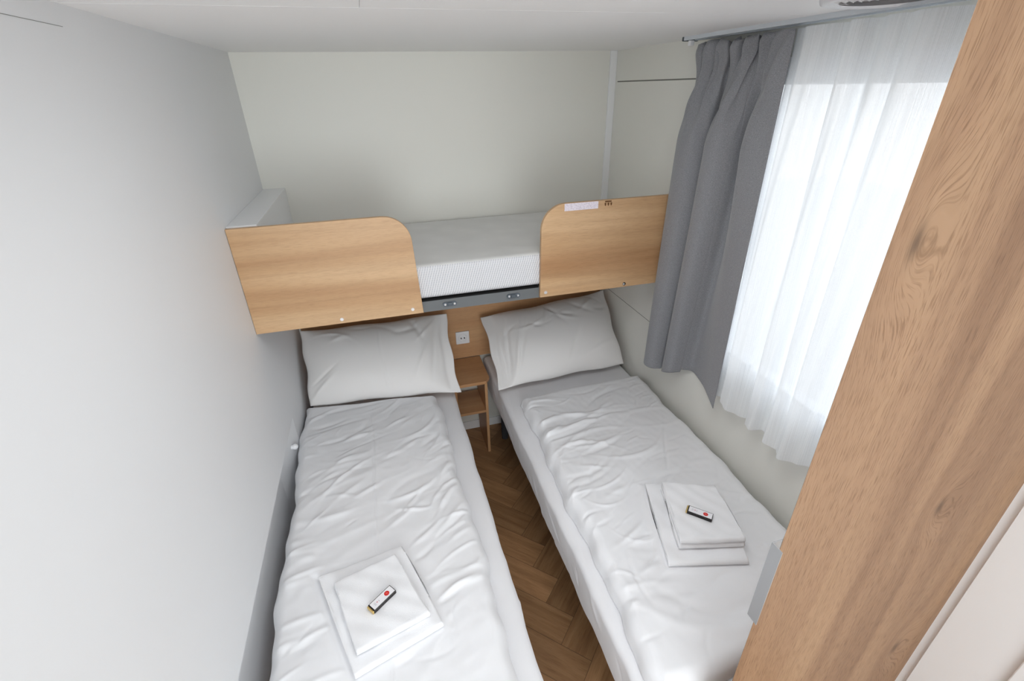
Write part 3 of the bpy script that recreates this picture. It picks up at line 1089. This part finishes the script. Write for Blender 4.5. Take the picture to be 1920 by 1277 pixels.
# ------------------------------------------------------------------ towels
def folded_towel(C, z, layers, th, label, name, group, seed, foldside=0):
    """folded sheet: serpentine cross-section along one side of quad C (bl, br, tr, tl), lying on height z"""
    C = [np.array(c, float) for c in C]
    r = np.random.default_rng(seed)
    # centre line of the folded sheet in (a, h): a runs 0..1 across the quad
    wd = np.linalg.norm(C[1] - C[0])
    pitch = th * 1.12
    line = []
    rad = pitch / 2 / wd
    for k in range(layers):
        h = th / 2 + k * pitch
        a0, a1 = (0.0 + rad, 1 - rad)
        jit = r.uniform(0, 0.018)
        xs = np.linspace(a0, a1 - (0 if k < layers - 1 else jit), 26)
        if k % 2:
            xs = xs[::-1]
        for x in xs:
            line.append((x, h))
        if k < layers - 1:
            cxx = a1 if k % 2 == 0 else a0
            sgn = 1 if k % 2 == 0 else -1
            for q in range(1, 6):
                an = -math.pi / 2 + math.pi * q / 6
                line.append((cxx + sgn * rad * math.cos(an), h + pitch / 2 + pitch / 2 * math.sin(an)))
    line = np.array(line)
    # offset both sides to give the cloth thickness
    P = line * np.array([wd, 1.0])
    tg = np.gradient(P, axis=0)
    tg /= np.linalg.norm(tg, axis=1, keepdims=True)
    nm = np.stack([-tg[:, 1], tg[:, 0]], 1)
    half = th / 2 * 0.98
    left = P + nm * half
    right = P - nm * half
    capA = [P[0] - tg[0] * half * math.sin(a) + nm[0] * half * math.cos(a) for a in np.linspace(math.pi, 0, 6)[1:-1]]
    capB = [P[-1] + tg[-1] * half * math.sin(a) + nm[-1] * half * math.cos(a) for a in np.linspace(0, math.pi, 6)[1:-1]]
    sec = np.concatenate([left, capB, right[::-1], capA])
    nb = 40
    V = []
    for j in range(nb + 1):
        t = j / nb
        e = min(t, 1 - t) * nb
        for (a, h) in sec:
            u = a / wd
            tt = t + 0.010 * math.sin(u * 7 + seed + h * 90) * (abs(2 * t - 1) ** 3)
            xy = ((1 - u) * (1 - tt)) * C[0] + (u * (1 - tt)) * C[1] + (u * tt) * C[2] + ((1 - u) * tt) * C[3]
            sq = 1.0
            hh = h * sq + 0.0016 * math.sin(u * 9 + t * 5 + seed) * min(h / 0.02, 1) + 0.0010 * math.sin(u * 21 - t * 17 + seed) * min(h / 0.02, 1)
            V.append((xy[0], xy[1], z + hh))
    m = len(sec)
    Fc = []
    for j in range(nb):
        for i in range(m):
            Fc.append((j * m + i, j * m + (i + 1) % m, (j + 1) * m + (i + 1) % m, (j + 1) * m + i))
    bm = bmesh.new()
    for v in V:
        bm.verts.new(v)
    bm.verts.ensure_lookup_table()
    for f in Fc:
        bm.faces.new([bm.verts[i] for i in f])
    bm.faces.new([bm.verts[i] for i in range(m)])
    bm.faces.new([bm.verts[nb * m + i] for i in range(m)])
    bmesh.ops.triangulate(bm, faces=[f for f in bm.faces if len(f.verts) > 4])
    o = bm_obj(name, bm, M_TOWEL, None, True)
    tag(o, label, 'towel', group)
    return z + th + (layers - 1) * pitch


turn = lambda q: [q[3], q[0], q[1], q[2]]    # far-left, near-left, near-right, far-right: rolled fold at the near edge
ztop = folded_towel(turn(TQL), LZ, 2, 0.0095,
                    'larger folded white towel lying directly on the duvet by the left wall', 'bath_towel', 'folded towels', 3)
ztopL = folded_towel(turn([(0.271, 0.826), (0.473, 0.880), (0.388, 1.108), (0.202, 1.058)]), ztop + 0.0022, 2, 0.0085,
                     'smaller folded white towel on top of its pair, left bed, under the angled chocolate', 'hand_towel', 'folded towels', 5)
ztop = folded_towel(turn(TQR), RZ, 2, 0.011,
                    'larger folded white towel lying directly on the duvet beneath the window', 'bath_towel', 'folded towels', 8)
ztopR = folded_towel(turn([(1.278, 0.868), (1.482, 0.815), (1.532, 1.032), (1.360, 1.112)]), ztop + 0.0022, 4, 0.0105,
                     'smaller thicker folded white towel on top of its pair, right bed beneath the window', 'hand_towel', 'folded towels', 12)


# ------------------------------------------------------------------ chocolates
def chocolate(cx, cy, z, ang, label, sc=1.0):
    """ang: direction of the bar from the gold end to the other end"""
    t = thing('chocolate', (cx, cy, z), label, 'chocolate', 'wrapped chocolates on the towels')
    t.rotation_euler = (0, 0, ang)
    L, Wd, Ht = 0.082 * sc, 0.029 * sc, 0.012 * sc
    def add(name, bm, mat):
        bmesh.ops.recalc_face_normals(bm, faces=bm.faces)
        me = bpy.data.meshes.new(name)
        bm.to_mesh(me); bm.free()
        me.materials.append(mat)
        o = bpy.data.objects.new(name, me)
        COL.objects.link(o)
        o.parent = t
        return o
    bm = bmesh.new(); box(bm, -L / 2 + .002, L / 2, -Wd / 2, Wd / 2, 0, Ht, 0.0008)
    add('wrapper', bm, M_CHOC_B)
    bm = bmesh.new(); box(bm, -L / 2 - 0.0025, -L / 2 + .002, -Wd / 2 + .001, Wd / 2 - .001, 0.0006, Ht - 0.0008, 0.001)
    add('foil_end', bm, M_GOLD)
    bm = bmesh.new(); box(bm, -L / 2 + 0.0055, L / 2 - 0.002, -Wd / 2 + 0.0022, Wd / 2 - 0.0022, Ht - .0002, Ht + 0.0003)
    lab = add('printed_label', bm, M_CHOC_W)
    def addsub(name, bm, mat):
        o = add(name, bm, mat)
        o.parent = lab
    bm = bmesh.new(); cyl(bm, (L * 0.22, 0, Ht + 0.0004), 'z', 0.0078, 0.0006, 28)
    for v in bm.verts: v.co.y *= 0.95
    addsub('red_seal', bm, M_CHOC_R)
    bm = bmesh.new()
    for k, (dx, w) in enumerate(((0.0026, 0.0050), (0.0, 0.0072), (-0.0026, 0.0050))):
        box(bm, L * 0.22 + dx - 0.0006, L * 0.22 + dx + 0.0006, -w / 2 + 0.0006 * (k - 1), w / 2 + 0.0006 * (k - 1), Ht + .0007, Ht + .0009)
    addsub('seal_print', bm, M_CHOC_P)
    bm = bmesh.new(); cyl(bm, (-L * 0.20, 0.0008, Ht + 0.0004), 'z', 0.0026, 0.0005, 14)
    addsub('pink_emblem', bm, M_CHOC_PK)
    bm = bmesh.new()
    for k in range(2):
        box(bm, -L * 0.20 - 0.0066 - 0.0030 * k, -L * 0.20 - 0.0054 - 0.0030 * k, -0.0050, 0.0046, Ht + .0003, Ht + .0006)
    box(bm, -L * 0.20 + 0.0050, -L * 0.20 + 0.0072, -0.0030, 0.0028, Ht + .0003, Ht + .0006)
    addsub('grey_print', bm, M_CHOC_GY)
    return t


chocolate(0.3445, 0.953, ztopL + 0.0015, math.radians(37.0),
          'small black and white wrapped chocolate with red seal on the left bed towels, set diagonally')
chocolate(1.394, 0.935, ztopR + 0.0015, math.radians(-45.5),
          'small black and white wrapped chocolate with red seal on the towels beneath the window')

# ------------------------------------------------------------------ curtain
def spline(pts, n):
    """Catmull-Rom through pts resampled to n points by arc length"""
    P = np.array(pts, float)
    P = np.vstack([2 * P[0] - P[1], P, 2 * P[-1] - P[-2]])
    out = []
    for i in range(1, len(P) - 2):
        for q in np.linspace(0, 1, 16, endpoint=False):
            p0, p1, p2, p3 = P[i - 1], P[i], P[i + 1], P[i + 2]
            out.append(0.5 * ((2 * p1) + (-p0 + p2) * q + (2 * p0 - 5 * p1 + 4 * p2 - p3) * q * q + (-p0 + 3 * p1 - 3 * p2 + p3) * q ** 3))
    out.append(P[-2])
    out = np.array(out)
    d = np.concatenate([[0], np.cumsum(np.linalg.norm(np.diff(out, axis=0), axis=1))])
    s = np.linspace(0, d[-1], n)
    return np.stack([np.interp(s, d, out[:, k]) for k in range(out.shape[1])], 1)


def drape(name, bottom, top, ztop, zbot_fn, nz, mat, blend, uvs=False, extra=None, solid=0.0, middle=None):
    n = len(bottom)
    V = []
    ts = np.linspace(0, 1, nz + 1)
    for t in ts:
        g = blend(t)
        for i in range(n):
            x = top[i][0] * (1 - g) + bottom[i][0] * g
            y = top[i][1] * (1 - g) + bottom[i][1] * g
            if middle is not None:
                if t < 0.26:
                    q = t / 0.26
                    q = q * q * (3 - 2 * q)
                    x = top[i][0] * (1 - q) + middle[i][0] * q
                    y = top[i][1] * (1 - q) + middle[i][1] * q
                else:
                    q = (t - 0.26) / 0.74
                    x = middle[i][0] * (1 - q) + bottom[i][0] * q
                    y = middle[i][1] * (1 - q) + bottom[i][1] * q
            zt = ztop(i / (n - 1)) if callable(ztop) else ztop
            zb = zbot_fn(bottom[i][0], bottom[i][1])
            z = zt + (zb - zt) * t
            if extra is not None:
                dx, dy = extra(i / (n - 1), t)
                x += dx; y += dy
            V.append((x, y, z))
    Fc = []
    for j in range(nz):
        for i in range(n - 1):
            Fc.append((j * n + i, j * n + i + 1, (j + 1) * n + i + 1, (j + 1) * n + i))
    o = py_obj(name, V, Fc, mat)
    if uvs:
        uvl = o.data.uv_layers.new(name='UVMap')
        for p in o.data.polygons:
            for li in p.loop_indices:
                vi = o.data.loops[li].vertex_index
                uvl.data[li].uv = ((vi % n) / (n - 1) * uvs, 1 - (vi // n) / nz)
    if solid:
        md = o.modifiers.new('cloth thickness', 'SOLIDIFY')
        md.thickness = solid
        md.offset = 0
    return o


def spline_idx(pts, n):
    P = np.array(pts, float)
    P = np.vstack([2 * P[0] - P[1], P, 2 * P[-1] - P[-2]])
    m = len(pts) - 1
    out = []
    for s_ in np.linspace(0, m, n):
        k = min(int(s_), m - 1)
        q = s_ - k
        p0, p1, p2, p3 = P[k], P[k + 1], P[k + 2], P[k + 3]
        out.append(0.5 * ((2 * p1) + (-p0 + p2) * q + (2 * p0 - 5 * p1 + 4 * p2 - p3) * q * q + (-p0 + 3 * p1 - 3 * p2 + p3) * q ** 3))
    return np.array(out)


bot = spline_idx([(1.728, 1.700), (1.720, 1.738), (1.690, 1.750), (1.655, 1.751), (1.630, 1.744), (1.620, 1.712), (1.632, 1.682),
                  (1.668, 1.666), (1.694, 1.670), (1.686, 1.648), (1.655, 1.630), (1.643, 1.598), (1.656, 1.566), (1.700, 1.548),
                  (1.730, 1.530), (1.735, 1.500), (1.718, 1.430), (1.694, 1.350), (1.670, 1.280)], 260)
mid = spline_idx([(1.728, 1.700), (1.715, 1.738), (1.690, 1.748), (1.662, 1.748), (1.645, 1.738), (1.636, 1.690), (1.646, 1.640),
                  (1.690, 1.614), (1.712, 1.618), (1.704, 1.594), (1.658, 1.576), (1.636, 1.540), (1.644, 1.498), (1.688, 1.466),
                  (1.724, 1.458), (1.732, 1.440), (1.694, 1.424), (1.664, 1.385), (1.670, 1.280)], 260)
tp = []
for i in range(260):
    s = i / 259
    if s < 0.74:
        q = s / 0.74
        y = 1.742 - 0.345 * q
        a = 0.020 * (1 - 0.15 * q)
        x = 1.682 + a * math.sin(2 * math.pi * 5.5 * q + 0.6) + 0.006 * math.sin(2 * math.pi * 13 * q)
        y += 0.012 * math.sin(2 * math.pi * 5.5 * q * 2 + 1.0)
    else:
        q = (s - 0.74) / 0.26
        y = 1.397 - 0.121 * q
        x = 1.668 + 0.010 * math.sin(math.pi * 2 * q)
    tp.append((x, y))
tp = np.array(tp)


def zc(x, y):
    if y > 1.66: return 0.800
    if y > 1.55: return 0.800 + 0.045 * (1.66 - y) / 0.11
    if y > 1.40: return 0.845 + 0.012
    return 0.857 - 0.02 * (1.40 - y) / 0.12


def ext_c(s, t):
    # extra small folds just below the gathered heading, fading out; slow waver further down
    f = math.exp(-(t / 0.16) ** 2) * (1 - math.exp(-(t / 0.01) ** 2))
    dx = 0.010 * f * math.sin(s * 48 + 3 * math.sin(t * 20))
    dx += 0.003 * math.sin(s * 30 + t * 5) * min(t * 4, 1) * (1 - t)
    dy = 0.006 * f * math.sin(s * 37 + 1.3)
    e = min(s / 0.04, (1 - s) / 0.04, 1)
    return dx * e, dy * e * (1 if s < .9 else 0)


cz = thing('curtain', (1.67, 1.53, 0.80), 'dark grey gathered curtain hanging at the left side of the window', 'curtain')
c = drape('cloth', bot, tp, lambda s: 2.108 + 0.006 * math.sin(s * 60) * (s < .72) + 0.004 * (s > .72), zc, 150, M_CURT,
          lambda t: (lambda q: q * q * (3 - 2 * q))(min(t / 0.30, 1.0)) * (0.80 + 0.20 * t), False, ext_c, 0.0022, mid)
c.parent = cz
c.matrix_parent_inverse = Matrix.Translation(-cz.location)
for (hx, hy) in ((1.670, 1.775),):
    bm = bmesh.new()
    box(bm, hx - 0.010, hx + 0.006, hy - 0.022, hy - 0.004, 2.104, 2.1215, 0.003)
    bm_obj('track_glider', bm, M_PLASTIC, cz)

# sheer
sb = [(1.712, 1.318), (1.690, 1.300), (1.693, 1.278), (1.668, 1.240), (1.672, 1.205), (1.700, 1.165), (1.705, 1.140), (1.670, 1.108), (1.668, 1.078),
      (1.704, 1.064), (1.706, 1.045), (1.672, 1.020), (1.675, 0.990), (1.690, 0.972), (1.660, 0.945), (1.668, 0.918), (1.694, 0.885), (1.712, 0.858)]
y = 0.858
k = 0
while y > 0.60:
    sb += [(1.675, y - 0.030), (1.668, y - 0.060), (1.698, y - 0.085), (1.708, y - 0.112)]
    y -= 0.112
sbot = spline(sb, 620)
ymax, ymin = sbot[0][1], sbot[-1][1]
stp = []
for i in range(620):
    s = i / 619
    yy = ymax + (ymin - ymax) * s
    q = sbot[i]
    stp.append((1.694 + 0.80 * (q[0] - 1.69) + 0.003 * math.sin(s * 70), yy * 0.25 + q[1] * 0.75))
stp = np.array(stp)
sh = drape('sheer_curtain', sbot, stp, 2.114, lambda x, y: 0.879 + 0.006 * math.sin(y * 31), 90, M_SHEER,
           lambda t: (lambda q: q * q * (3 - 2 * q))(min(t / 0.35, 1.0)), 1.4,
           lambda s, t: (0.004 * math.sin(s * 120 + 9 * t) * min(t * 5, 1), 0))
tag(sh, 'white translucent sheer curtain hanging in front of the window', 'sheer curtain')

tr = thing('curtain_track', (1.675, 1.1, H - 0.008), 'slim grey curtain track on the ceiling above the window', 'curtain track')
bm = bmesh.new()
prism(bm, [(1.655, H), (1.655, H - 0.012), (1.663, H - 0.012), (1.663, H - 0.004), (1.700, H - 0.004), (1.700, H - 0.012),
           (1.712, H - 0.012), (1.712, H)], 'y', 0.47, 1.790)
bm_obj('rail', bm, M_TRACK, tr)
bm = bmesh.new()
box(bm, 1.652, 1.715, 1.790, 1.798, H - 0.014, H, 0.002)
bm_obj('end_cap', bm, M_CLIP, tr)
# ------------------------------------------------------------------ ceiling vent
cv = thing('ceiling_vent', (1.558, 0.925, H), 'round white ceiling fitting with a grey ribbed centre beside the curtain track', 'ceiling vent')
bm = bmesh.new()
prev = None
for r_, zz in ((0.125, H), (0.122, H - 0.007), (0.114, H - 0.010), (0.104, H - 0.006), (0.100, H - 0.002)):
    cur = [bm.verts.new((1.558 + r_ * math.cos(2 * math.pi * k / 64), 0.925 + r_ * math.sin(2 * math.pi * k / 64), zz)) for k in range(64)]
    if prev:
        for k in range(64):
            bm.faces.new((prev[k], prev[(k + 1) % 64], cur[(k + 1) % 64], cur[k]))
    prev = cur
bm_obj('outer_ring', bm, M_PLASTIC, cv, True)
bm = bmesh.new()
for q in range(7):
    ro, ri = 0.098 - q * 0.014, 0.098 - q * 0.014 - 0.010
    vo = [bm.verts.new((1.558 + ro * math.cos(2 * math.pi * k / 48), 0.925 + ro * math.sin(2 * math.pi * k / 48), H - 0.003)) for k in range(48)]
    vi = [bm.verts.new((1.558 + ri * math.cos(2 * math.pi * k / 48), 0.925 + ri * math.sin(2 * math.pi * k / 48), H - 0.007)) for k in range(48)]
    for k in range(48):
        bm.faces.new((vo[k], vo[(k + 1) % 48], vi[(k + 1) % 48], vi[k]))
cyl(bm, (1.558, 0.925, H - 0.001), 'z', 0.101, 0.0016, 48)
M_VENT = new_mat('grey vent ribs', 0.5, 0.3, (0.78, 0.77, 0.77))[0]
bm_obj('ribbed_centre', bm, M_VENT, cv, True)

# ------------------------------------------------------------------ cabinet door with edge handle
DX0, DX1, DY0, DY1 = 1.1085, W - 0.002, 0.433, 0.451
cd = thing('cabinet_door', ((DX0 + DX1) / 2, 0.442, 0.0), 'tall oak-look cabinet door at the foot of the window-side bed, nearest the camera', 'cabinet door')
bm = bmesh.new()                             # leading edge is cut back behind the face
prism(bm, [(DX0, DY0), (DX1, DY0), (DX1, DY1), (DX0 + 0.028, DY1), (DX0 + 0.001, DY0 + 0.0012)], 'z', 0.02, H - 0.012)
bm_obj('door_panel', bm, M_DOOR, cd)
hz0, hz1 = 1.055, 1.2625
bm = bmesh.new()
tk = 0.0016
# L-shaped pull: plate behind the door edge, arm past the edge, lip bent towards the room
prism(bm, [(DX0 + 0.030, DY1 + .002), (DX0 + 0.001, DY0 + 0.0020), (DX0 - 0.0225, DY0 + 0.0020), (DX0 - 0.0225, DY0 - 0.022),
           (DX0 - 0.0225 + tk, DY0 - 0.022), (DX0 - 0.0225 + tk, DY0 + .0004), (DX0 - .0005, DY0 + .0004), (DX0 + 0.030, DY1 + .0005)],
      'z', hz0, hz1)
h = bm_obj('handle', bm, M_STEEL, cd)
h['label'] = 'brushed steel edge pull'

# small white knob low on the left wall
bm = bmesh.new()
cyl(bm, (-0.012, 1.822, 0.618), 'x', 0.010, 0.008, 20)
bmesh.ops.create_uvsphere(bm, u_segments=20, v_segments=12, radius=0.013, matrix=Matrix.Translation((0.000, 1.822, 0.618)))
kb = bm_obj('wall_bumper', bm, M_PLASTIC, None, True)
tag(kb, 'small round white knob on the left wall just above the bed', 'wall bumper')
